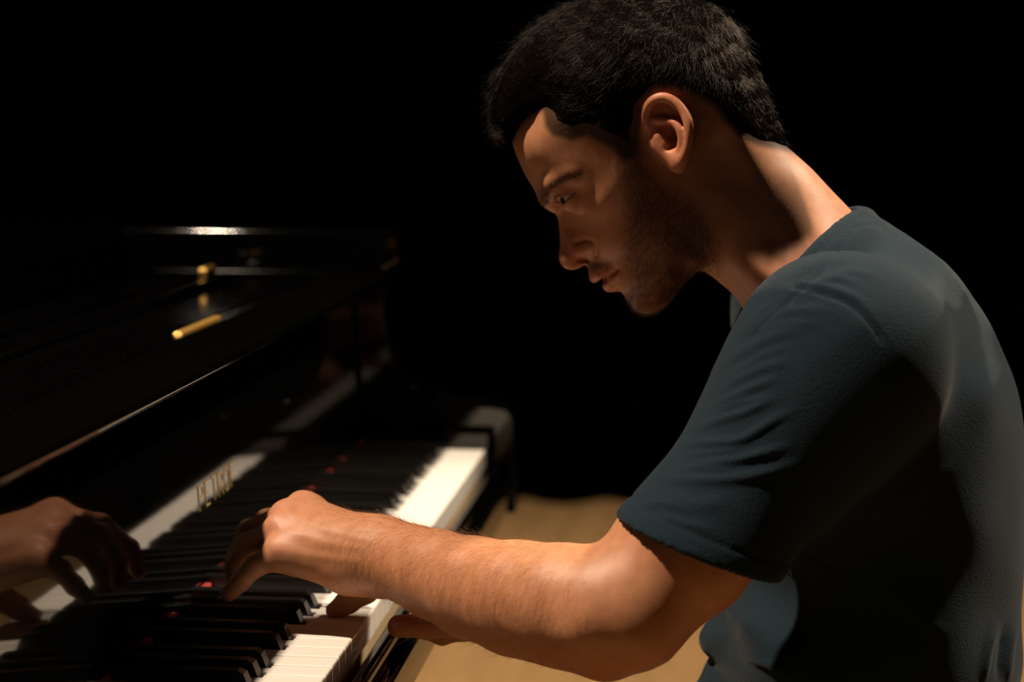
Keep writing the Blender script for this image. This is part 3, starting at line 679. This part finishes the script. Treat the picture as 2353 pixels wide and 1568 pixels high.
ca_.data.foreach_set('color', np.concatenate([pig, np.ones((len(V), 1))], 1).astype(np.float32).ravel())
person.data['note'] = ''; del person.data['note']
# nails and eyes
def eye_obj(e, g):
    me = bpy.data.meshes.new('eye'); import bmesh
    bm = bmesh.new(); bmesh.ops.create_uvsphere(bm, u_segments=48, v_segments=32, radius=0.0121); 
    for v in bm.verts:     # corneal bulge towards +Z
        if v.co.z > 0.0100: v.co *= 1 + 0.09 * sstep(0.0100, 0.0121, np.array(v.co.z))
    bm.to_mesh(me); bm.free(); me.shade_smooth(); me.materials.append(m_eye)
    c = me.color_attributes.new('iris', 'FLOAT_COLOR', 'POINT')
    for i, v in enumerate(me.vertices):
        a = math.degrees(math.acos(max(-1, min(1, v.co.normalized().z))))
        col = (0.004, 0.003, 0.003) if a < 11 else ((0.035, 0.016, 0.008) if a < 28 else (0.62, 0.54, 0.48))
        c.data[i].color = (*col, 1)
    o = link(bpy.data.objects.new('eye', me), person); o.location = e; o.rotation_euler = Vector(g).to_track_quat('Z', 'Y').to_euler(); return o
n, l, b = nodes(m_eye); vc = n.new('ShaderNodeVertexColor'); vc.layer_name = 'iris'; l.new(vc.outputs[0], b.inputs['Base Color'])
eye_obj(EYE, GAZE); eye_obj(mir(EYE), GAZE)
# thumb nail of the right hand, nails of the left hand
def nail(c, ax, nrm, lx, wy):
    ax = Vector(ax).normalized(); nrm = Vector(nrm); nrm = (nrm - ax * nrm.dot(ax)).normalized(); sd = ax.cross(nrm); v = []; f = []
    for i in range(7):
        for j in range(7):
            u = i / 6 * 2 - 1; w = j / 6 * 2 - 1; r = 1 - 0.12 * max(0, u) ** 4 * 4 * w * w * 0.6
            q = Vector(c) + ax * u * lx * (1 - 0.25 * w * w * (1 if u > 0 else 0.6)) + sd * w * wy - nrm * (w * w * wy * 0.55 + u * u * 0.0006); v.append(q)
    for i in range(6):
        for j in range(6): f.append((i * 7 + j, i * 7 + j + 1, i * 7 + j + 8, i * 7 + j + 7))
    o = mesh_obj('nail', v, f, m_nail, person, True); md = o.modifiers.new('t', 'SOLIDIFY'); md.thickness = 0.0005; return o
m_nail = mat('nail', (0.56, 0.30, 0.22), 0.25)
a0 = at(916, 1440, -0.110); a1 = at(992, 1437, -0.106); dx = a0 - a1; dx /= np.linalg.norm(dx)
nn_ = np.array([-0.85, 0.0, 0.45]); nn_ -= dx * (nn_ @ dx); nn_ /= np.linalg.norm(nn_)
nail(a0 + nn_ * 0.0093 - dx * 0.002, dx, nn_, 0.0068, 0.0064)
for pts, rs in fing + [thumb]:
    a0, a1 = pts[3], pts[2]; dx = (a0 - a1) / np.linalg.norm(a0 - a1); nn_ = np.array([0, 0.6, 0.5]) if pts is not thumb[0] else np.array([0.6, 0.2, 0.7])
    nn_ = nn_ - dx * (nn_ @ dx); nn_ /= np.linalg.norm(nn_); nail(a0 + nn_ * (rs[3] + 0.0002), dx, nn_, rs[3] * 0.8, rs[3] * 0.72)

# ------------------------------------------------------------------ T-shirt
SO = [(1664, 850, 90), (1655, 900, 105), (1645, 960, 110), (1640, 1040, 110), (1640, 1130, 110), (1648, 1220, 110), (1662, 1300, 105), (1668, 1350, 100), (1645, 1400, 90), (1618, 1440, 85), (1609, 1470, 85), (1617, 1492, 90), (1630, 1506, 95), (1624, 1524, 100), (1600, 1575, 110), (1560, 1660, 120),
      (1650, 1760, 140), (2000, 1780, 150), (2300, 1740, 140), (2345, 1640, 125), (2340, 1568, 120), (2346, 1500, 165), (2342, 1400, 165), (2349, 1280, 165), (2352, 1180, 165), (2352, 1060, 165), (2345, 950, 165), (2328, 870, 165), (2300, 800, 140), (2270, 735, 140), (2225, 668, 106), (2170, 605, 100), (2110, 556, 92), (2060, 524, 80), (2020, 500, 66), (1985, 500, 55),
      (1930, 553, 60), (1870, 622, 62), (1800, 690, 60), (1740, 755, 60), (1695, 805, 70)]
SI = [(1900, 690, 92), (1960, 650, 95), (2040, 620, 108), (2000, 700, 152), (1900, 760, 146), (2080, 720, 160), (1800, 800, 100), (1740, 870, 85), (1950, 850, 172), (1850, 900, 142), (2060, 860, 173), (2160, 800, 142), (2200, 720, 106), (2140, 640, 105),
      (1850, 1050, 152), (1980, 1050, 178), (2100, 1000, 176), (2220, 950, 148), (2280, 900, 118), (1750, 1050, 105), (1700, 1000, 74), (1720, 1200, 92), (1850, 1250, 150), (1980, 1250, 172), (2120, 1250, 168), (2250, 1200, 143), (2310, 1150, 100), (1700, 1420, 88), (1780, 1420, 122), (1900, 1450, 154), (2050, 1450, 172), (2180, 1450, 164), (2280, 1420, 112),
      (1720, 1560, 112), (1850, 1600, 158), (2050, 1620, 176), (2220, 1600, 150), (2000, 1720, 165)]
so = np.array([[*yz(px, py), R / 1000] for px, py, R in SO]); so = np.concatenate([so, so[:1]]); ss = spline(so, 2)[:-1]
torso = Profile(ss[:, :2], ss[:, 2] * 1000, [(*yz(px, py, -w / 1000), w) for px, py, w in SI], 0.002, (-0.60, 0.545), (-0.16, 1.09), 4.0,
                outer=[(-0.58, 1.06, -9000), (-0.20, 1.06, -9000), (-0.18, 0.6, -14000), (-0.59, 0.6, -9000), (-0.18, 0.8, -9000), (-0.30, 1.08, -9000), (-0.45, 1.08, -8000)])
sprims = [Fn(torso, (-0.21, -0.56, 0.56), (0.21, -0.22, 1.06))]
SA = at(1932, 826, -0.174); CUFF = at(1607, 1260, -0.226)
p1, p2, p3 = at(1415, 1181, -0.226), at(1800, 1338, -0.222), at(1585, 1281, -0.286)
cn = np.cross(p2 - p1, p3 - p1); cn /= np.linalg.norm(cn); cn = cn if cn @ (CUFF - SA) > 0 else -cn
def sleeve(a, c, hp, hn):      # sleeve cut off at its hem and hollow there
    d = (c - a) / np.linalg.norm(c - a); m_ = 0.55 * a + 0.45 * c
    A_ = Cap(a, m_, 0.059, 0.0545); B_ = Cap(m_, c + d * 0.05, 0.0545, 0.0655)
    def f(P):
        v = smin(A_(P), B_(P), 0.03); q = (P - hp) @ hn
        v = smax(v, q, 0.0015)
        return smax(v, -np.maximum(smin(A_(P), B_(P), 0.03) + 0.0042, -0.045 - q), 0.001)
    lo = np.minimum(A_.lo, B_.lo); hi = np.maximum(A_.hi, B_.hi); return Fn(f, lo, hi, 0.06)
RSA = mir(SA); RCUFF = RSA + (RE - RSA) * 0.66; rd = (RCUFF - RSA) / np.linalg.norm(RCUFF - RSA)
YK = [(2082, 712, 0.0, .036), (2066, 702, .050, .036), (1966, 764, .070, .033), (1858, 826, .056, .027), (1816, 866, .038, .027), (1770, 930, 0.0, .027)]
for f in (lambda p: p, mir):
    Y_ = [f(at(px, py, -w)) for px, py, w, r in YK]; sprims += [Cap(Y_[i], Y_[i + 1], YK[i][3], YK[i + 1][3], 0.02) for i in range(5)]
    sprims += [Cap(Y_[2], f(SA), 0.033, 0.062, 0.03), Cap(Y_[1], f(SA), 0.036, 0.060, 0.03), Cap(Y_[3], f(SA), 0.027, 0.054, 0.03)]
sprims += [sleeve(SA, CUFF, p1, cn), sleeve(RSA, RCUFF, RCUFF, rd)]
# neck opening and ribbed collar
RING = [(1988, 500, 0), (1968, 506, .022), (1935, 528, .047), (1893, 568, .068), (1850, 616, .078), (1800, 660, .079), (1752, 703, .069), (1712, 750, .052), (1684, 802, .030), (1668, 846, 0)]
ring = spline(np.array([at(px, py, -w) for px, py, w in RING]), 4)
neckhole = Fn(lambda P: np.maximum(headf(P) - 0.0028, -((P - CB) @ COLN) - 0.020), head.lo, head.hi).sub(0.002)
rr_ = np.array([at(px, py, -w) for px, py, w in RING]); 
crim = []
for f in (lambda p: p, mir):
    R_ = f(ring).copy()
    if f is mir: R_[:, 2] -= 0.011 * sstep(0.45, 0.8, np.linspace(0, 1, len(R_))); R_[:, 1] -= 0.004 * sstep(0.45, 0.8, np.linspace(0, 1, len(R_)))
    crim += [Cap(R_[i], R_[i + 1], 0.0062, 0.0062, 0.007) for i in range(len(R_) - 1)]
under = []
for f in (lambda p: p, mir):
    for off, r_, s_ in ((0.016, 0.010, 2), (0.013, 0.0075, 1), (0.031, 0.012, 2)):
        C_ = np.array([at(px, py, -(w + 0.10 * off * 1000 / 1000)) for px, py, w in RING[s_:]]) - COLN * off; C_ = f(spline(C_, 2))
        under += [Cap(C_[i], C_[i + 1], r_, r_, 0.016) for i in range(len(C_) - 1)]
sprims += under + crim + [neckhole]
V2, F2 = surface_nets(sprims, 0.0024); V2 = relax(V2, F2, 3, 0.5); N2 = normals(V2, F2); sx, sy = pix(V2); sv = N2[:, 0] < 0.25
dd = np.zeros(len(V2))
FOLD = [  # polyline px, height mm, width px
 ([(1750, 760), (1830, 742), (1900, 752)], 1.6, 10), ([(1655, 878), (1700, 850), (1760, 815), (1840, 790)], 1.6, 9), ([(1625, 962), (1690, 930), (1750, 915), (1790, 885)], 1.8, 8), ([(1580, 1045), (1650, 1040), (1720, 1030)], 1.8, 8), ([(1555, 1075), (1640, 1080), (1700, 1078)], 1.8, 9),
 ([(1500, 1185), (1580, 1205), (1660, 1225)], 1.5, 11), ([(1470, 1165), (1530, 1160), (1600, 1185)], 1.5, 10), ([(1905, 640), (1960, 625), (2030, 640)], 1.5, 12), ([(1870, 650), (1920, 640), (1990, 655)], 1.3, 9), ([(1700, 770), (1750, 715), (1800, 690)], 1.4, 9),
 ([(1650, 850), (1720, 802), (1790, 770), (1880, 745)], 2.6, 15), ([(1655, 900), (1700, 872), (1750, 848), (1832, 826)], 2.6, 13), ([(1640, 935), (1712, 900), (1760, 880), (1804, 858)], 3.0, 12),
 ([(1605, 985), (1660, 965), (1722, 944), (1804, 903)], 3.3, 10.5), ([(1568, 1022), (1640, 1018), (1705, 1010), (1776, 968), (1850, 930)], 3.3, 10.5), ([(1600, 1068), (1690, 1058), (1760, 1040), (1832, 1022)], 3.3, 11), ([(1530, 1100), (1640, 1104), (1740, 1092), (1868, 1057)], 3.3, 14),
 ([(1490, 1140), (1600, 1160), (1700, 1150)], 2.0, 20), ([(1832, 626), (1900, 598), (1968, 602)], 1.8, 14), ([(1800, 672), (1850, 665), (1900, 672)], 2.0, 16), ([(1690, 790), (1760, 735), (1830, 715), (1920, 715)], 2.0, 16),
 ([(1672, 1372), (1690, 1420), (1745, 1440)], 3.5, 15), ([(1622, 1470), (1690, 1458), (1750, 1428)], 5.0, 22), ([(1690, 1500), (1760, 1530), (1850, 1560)], 4, 14), ([(1640, 1500), (1720, 1520), (1800, 1560)], -2, 16),
 ([(2285, 1440), (2268, 1500), (2255, 1580)], 4.5, 11), ([(2330, 1430), (2318, 1500), (2312, 1580)], 4.5, 11), ([(2306, 1450), (2292, 1580)], -3.5, 9), ([(1895, 1215), (1960, 1260), (2020, 1320)], 2.4, 14), ([(1930, 1200), (1990, 1240), (2030, 1275)], 2.0, 12), ([(1850, 1330), (1900, 1250), (1960, 1180), (2080, 1080)], -3.0, 16),
 ([(2000, 1180), (2120, 1120), (2220, 1040)], 1.5, 18), ([(2020, 1330), (2120, 1420), (2200, 1480)], 1.6, 20),
 ([(1826, 662), (1853, 665), (1945, 693), (2002, 743), (2040, 800)], -2.6, 6), ([(1842, 650), (1870, 652), (1960, 680), (2016, 730)], 1.4, 9),
 ([(2012, 514), (1964, 524), (1930, 570), (1884, 628), (1842, 668), (1796, 708), (1750, 752), (1716, 796)], -1.6, 5), ([(1830, 655), (1845, 618)], -1.2, 3.5), ([(1890, 575), (1893, 545)], -0.8, 3)]
for pl, a, w in FOLD:
    q = spline(np.array(pl, float), 5); dist = seg_dist(sx, sy, [tuple(p) for p in q])
    e0 = np.hypot(sx - pl[0][0], sy - pl[0][1]); e1 = np.hypot(sx - pl[-1][0], sy - pl[-1][1]); Lg = np.hypot(*np.diff(q, axis=0).T).sum()
    tp_ = sstep(0, 0.38 * Lg, e1) * (0.35 + 0.65 * sstep(0, 0.25 * Lg, e0)) if w > 7 else (sstep(-2, 40, e1) if Lg > 150 else 1.0)     # folds fade out at their ends
    dd += np.where(sv, 0.75 * a * 0.001 * tp_ * np.exp(-(dist / (0.88 * w)) ** 2), 0)
# hem stitching of the sleeve, seam line parallel to the hem
hp = (V2 - p1) @ cn; armd = np.linalg.norm(V2 - CUFF, axis=1) < 0.13
dd += np.where(armd & sv, -0.0008 * np.exp(-((hp + 0.016) / 0.0016) ** 2) + 0.0006 * sstep(-0.016, -0.012, hp), 0)
V2 = V2 + N2 * dd[:, None]
wr = np.where(V2[:, 0] < 0, np.exp(-((sx - 1704) / 42) ** 2 - ((sy - 1466) / 36) ** 2), 0)[:, None]
wr = np.maximum(wr, np.where(V2[:, 0] < 0, np.exp(-((sx - 2200) / 70) ** 2 - ((sy - 880) / 140) ** 2), 0)[:, None])
for _ in range(40): V2 = V2 + wr * (relax(V2, F2, 1, 0.6) - V2)
shirt = np_mesh('t_shirt', V2, F2, m_shirt, person); shirt['label'] = 'slate blue cotton T-shirt with short sleeves and crew neck'
# trousers and shoes (below the frame)
tp = [Cap((0.075, -0.43, 0.535), (0.13, -0.05, 0.49), 0.083, 0.066, 0.04), Cap((-0.075, -0.43, 0.535), (-0.13, -0.05, 0.49), 0.083, 0.066, 0.04),
      Cap((0.13, -0.05, 0.495), (0.13, -0.09, 0.11), 0.062, 0.052, 0.03), Cap((-0.13, -0.05, 0.495), (-0.13, -0.12, 0.11), 0.062, 0.052, 0.03), Ell((0, -0.43, 0.552), (0.165, 0.115, 0.09), 0.04)]
V3, F3 = surface_nets(tp, 0.007); trs = np_mesh('trousers', relax(V3, F3, 2), F3, m_jeans, person); trs['label'] = 'blue grey trousers'
for s, yo in ((1, -0.11), (-1, -0.14)):
    V4, F4 = surface_nets([Cap((s * 0.13, yo - 0.03, 0.055), (s * 0.135, yo + 0.14, 0.04), 0.045, 0.036, 0.02, (0, 0, 1), 0.85), Cap((s * 0.13, yo, 0.06), (s * 0.13, yo, 0.11), 0.045, 0.045, 0.02)], 0.006)
    V4[:, 2] = np.maximum(V4[:, 2], 0.004); np_mesh('shoe', V4, F4, m_shoe, person)
# ------------------------------------------------------------------ hair
def hair_thick(px, py, x=0.0):     # thickness of the hair over the skull, metres
    q = np.exp(-(x / 0.040) ** 2)
    t = 0.0055 - 0.0025 * (1 - q) * sstep(1340, 1270, px) + 0.005 * q + 0.0125 * q * np.exp(-(((px - 1150) / 95) ** 2 + ((py - 205) / 110) ** 2)) + 0.007 * q * np.exp(-(((px - 1240) / 110) ** 2 + ((py - 80) / 90) ** 2)) + 0.007 * (0.3 + 0.7 * q) * np.exp(-(((px - 1420) / 230) ** 2 + ((py + 10) / 110) ** 2))
    t = np.maximum(t - 0.006 * sstep(1660, 1790, px) * sstep(150, 340, py) - 0.003 * np.exp(-(((px - 1500) / 130) ** 2 + ((py - 250) / 90) ** 2)), 0.0035)
    return t
def hairsdf(P):
    Q = P.copy(); Q[..., 0] = -np.abs(Q[..., 0]); px, py = pix(Q.reshape(-1, 3))
    e = inside(px, py, HAIRL)
    edge = sstep(-6, 42 + 50 * sstep(1240, 1300, px) * sstep(1470, 1420, px), e); t = hair_thick(px, py, Q.reshape(-1, 3)[:, 0])
    nzv = 0.0011 * np.sin(px * 0.09 + 1.5 * np.sin(py * 0.05)) * np.sin(py * 0.11 + 0.6 * np.sin(px * 0.06))
    d = headf(P).ravel() - (t + nzv) * edge + 0.0025 * (1 - edge)
    return np.maximum(d, -(e + 10) * 0.00035).reshape(P.shape[:-1])
hp_ = [Fn(hairsdf, (-0.115, -0.40, 1.08), (0.115, -0.07, 1.30))]
headf_top = headf
V5, F5 = surface_nets(hp_, 0.0026); V5 = relax(V5, F5, 2)
hairo = np_mesh('hair', V5, F5, m_hairbase, person); hairo['label'] = 'short thick dark brown hair'
N5 = normals(V5, F5)
def strands(name, roots, dirs, lengths, nrm, lift, droop, rad, m, parent, npt=6, wave=0.0):
    n_ = len(roots); t = np.linspace(0, 1, npt)
    P = roots[:, None, :] + dirs[:, None, :] * (lengths[:, None] * t)[:, :, None] + nrm[:, None, :] * (lengths[:, None] * (lift[:, None] * t - droop[:, None] * t * t))[:, :, None]
    if wave: P = P + rng.normal(0, wave, (n_, 1, 3)) * (t ** 2)[None, :, None] * lengths[:, None, None] + rng.normal(0, wave * 0.25, (n_, npt, 3)) * (t[None, :, None]) * lengths[:, None, None]
    hc = bpy.data.hair_curves.new(name); hc.add_curves([npt] * n_)
    hc.attributes['position'].data.foreach_set('vector', P.astype(np.float32).ravel())
    ra = hc.attributes.get('radius') or hc.attributes.new('radius', 'FLOAT', 'POINT')
    ra.data.foreach_set('value', np.tile(rad * (1 - 0.75 * t), n_).astype(np.float32))
    hc.materials.append(m); o = link(bpy.data.objects.new(name, hc), parent); o['kind'] = 'stuff'; return o
def scatter(V, F, w, count):
    fc = V[F].mean(1); a = np.linalg.norm(np.cross(V[F[:, 2]] - V[F[:, 0]], V[F[:, 3]] - V[F[:, 1]]), axis=1) / 2
    pw = a * w[F].mean(1); idx = rng.choice(len(F), count, p=pw / pw.sum())
    q = V[F[idx]]; u = rng.random((count, 1)); v = rng.random((count, 1))
    return (q[:, 0] * (1 - u) + q[:, 1] * u) * (1 - v) + (q[:, 3] * (1 - u) + q[:, 2] * u) * v, idx
def tang(D, N): D = D - N * (D * N).sum(1)[:, None]; return D / (np.linalg.norm(D, axis=1)[:, None] + 1e-9)
def fnorm(V, F, idx, NV): m_ = NV[F[idx]].mean(1); return m_ / (np.linalg.norm(m_, axis=1)[:, None] + 1e-9)
# head hair: flows away from the crown, forward over the top, down at the back
w5 = np.where(N5 @ np.array([0, 0, 1.0]) > -0.9, 1.0, 1.0); Q5 = V5.copy(); Q5[:, 0] = -np.abs(Q5[:, 0]); hx5, hy5 = pix(Q5)
w5 = w5 * (headf(V5) > 0.0004) * (1 + 2.2 * np.exp(-(inside(hx5, hy5, HAIRL) / 26) ** 2))
R5, id5 = scatter(V5, F5, w5, 42000); n5 = fnorm(V5, F5, id5, N5)
Qr = R5.copy(); Qr[:, 0] = -np.abs(Qr[:, 0]); rx, ry = pix(Qr)
CR = at(1620, -20, 0.0); away = R5 - CR; fwdw = sstep(1650, 1350, rx)[:, None]
D5 = away / np.linalg.norm(away, axis=1)[:, None] + fwdw * np.array([0, 0.6, -0.25]) + (1 - fwdw) * np.array([0, -0.15, -0.8])
clump = np.stack([np.sin(R5 @ np.array(k) * 260 + ph) for k, ph in (((0.6, 1, 0.3), 0), ((0.2, -0.5, 1), 1), ((1, 0.3, -0.7), 2))], 1)
D5 = tang(D5 + 0.38 * clump + rng.normal(0, 0.22, D5.shape), n5)
edge5 = inside(rx, ry, HAIRL); rim5 = np.exp(-(edge5 / 30) ** 2); L5 = (0.008 + 0.015 * sstep(10, 90, edge5) + 0.004 * rim5) * rng.uniform(0.7, 1.25, len(R5)) * np.where(rx > 1680, 0.62, 1.0) * (1 - 0.55 * sstep(1330, 1260, rx) * sstep(0.022, 0.036, np.abs(R5[:, 0])))
strands('hair_strands', R5 - n5 * 0.0018, D5, L5, n5, np.full(len(R5), 0.27) * rng.uniform(0.5, 1.3, len(R5)), np.full(len(R5), 0.30), 0.000075, m_hair, hairo, 7, 0.16)
# beard, moustache, brows, forearm hair grow on the skin mesh
NV = normals(V, F)
def grow(name, w, count, dirf, l0, l1, lift, rad, m, wave=0.15):
    R, idx = scatter(V, F, w, count); nn = fnorm(V, F, idx, NV); D = tang(dirf(R) + rng.normal(0, 0.28, R.shape), nn); L = rng.uniform(l0, l1, len(R))
    return strands(name, R - nn * 0.0004, D, L, nn, np.full(len(R), lift) * rng.uniform(0.5, 1.3, len(R)), np.full(len(R), lift * 0.55), rad, m, person, 5, wave)
grow('beard', np.clip(beard_w * 1.25, 0, 1) ** 2 + must_w * 0.35, 15000, lambda R: np.tile([0, 0.35, -0.9], (len(R), 1)), 0.003, 0.0075, 0.75, 0.00006, m_hair)
grow('eyebrows', np.where(headm & (np.abs(V[:, 0]) > 0.006), np.exp(-(brow / 8.5) ** 4), 0), 1500, lambda R: np.stack([np.sign(R[:, 0]) * 0.8, np.full(len(R), -0.55), np.full(len(R), 0.35)], 1), 0.005, 0.009, 0.35, 0.00007, m_hair)
fa = np.where((V[:, 2] < 0.9) & (V[:, 0] < -0.10), 1, 0)
axf = [(760, 1230), (880, 1250), (1000, 1290), (1150, 1340), (1300, 1370)]
dfa = seg_dist(vx, vy, axf); fw = fa * np.exp(-(dfa / 110) ** 2) * sstep(700, 900, vx) * sstep(1420, 1180, vx)
grow('arm_hair', fw, 5200, lambda R: np.tile([-0.15, 0.62, -0.62], (len(R), 1)), 0.006, 0.015, 0.55, 0.000052, m_armhair, 0.25)
gl = np.where(headm, np.exp(-((seg_dist(mx_, my_, [(1288, 462), (1305, 452), (1326, 444)])) / 3.0) ** 2) * (hw_ > 0.02), 0)

# upper lashes of both eyes
lr = []; ld = []
for f in (lambda q: np.array(q, float), mir):
    e = f(EYE); ax = f(CANT_O) - f(CANT_I); ax /= np.linalg.norm(ax); g = GAZE - ax * (GAZE @ ax); g /= np.linalg.norm(g); u = np.cross(ax, g); u = u if u[2] > 0 else -u
    for x in np.linspace(-0.82, 0.86, 110):
        x += rng.normal(0, 0.01); ta = math.radians(17) * (1 - x * x); r_ = math.sqrt(max(0.0137 ** 2 - (x * 0.0137 * 0.95) ** 2, 1e-8))
        lr.append(e + ax * x * 0.013 + g * r_ * math.cos(ta) + u * r_ * math.sin(ta)); ld.append(g * 0.9 + u * 0.25 + ax * x * 0.5 + rng.normal(0, 0.1, 3))
lr = np.array(lr); ld = np.array(ld); ld /= np.linalg.norm(ld, axis=1)[:, None]
strands('eyelashes', lr, ld, rng.uniform(0.004, 0.0075, len(lr)), np.tile([0, 0.2, 0.95], (len(lr), 1)), np.full(len(lr), -0.25), np.full(len(lr), -0.45), 0.00009, m_hair, person, 5, 0.05)
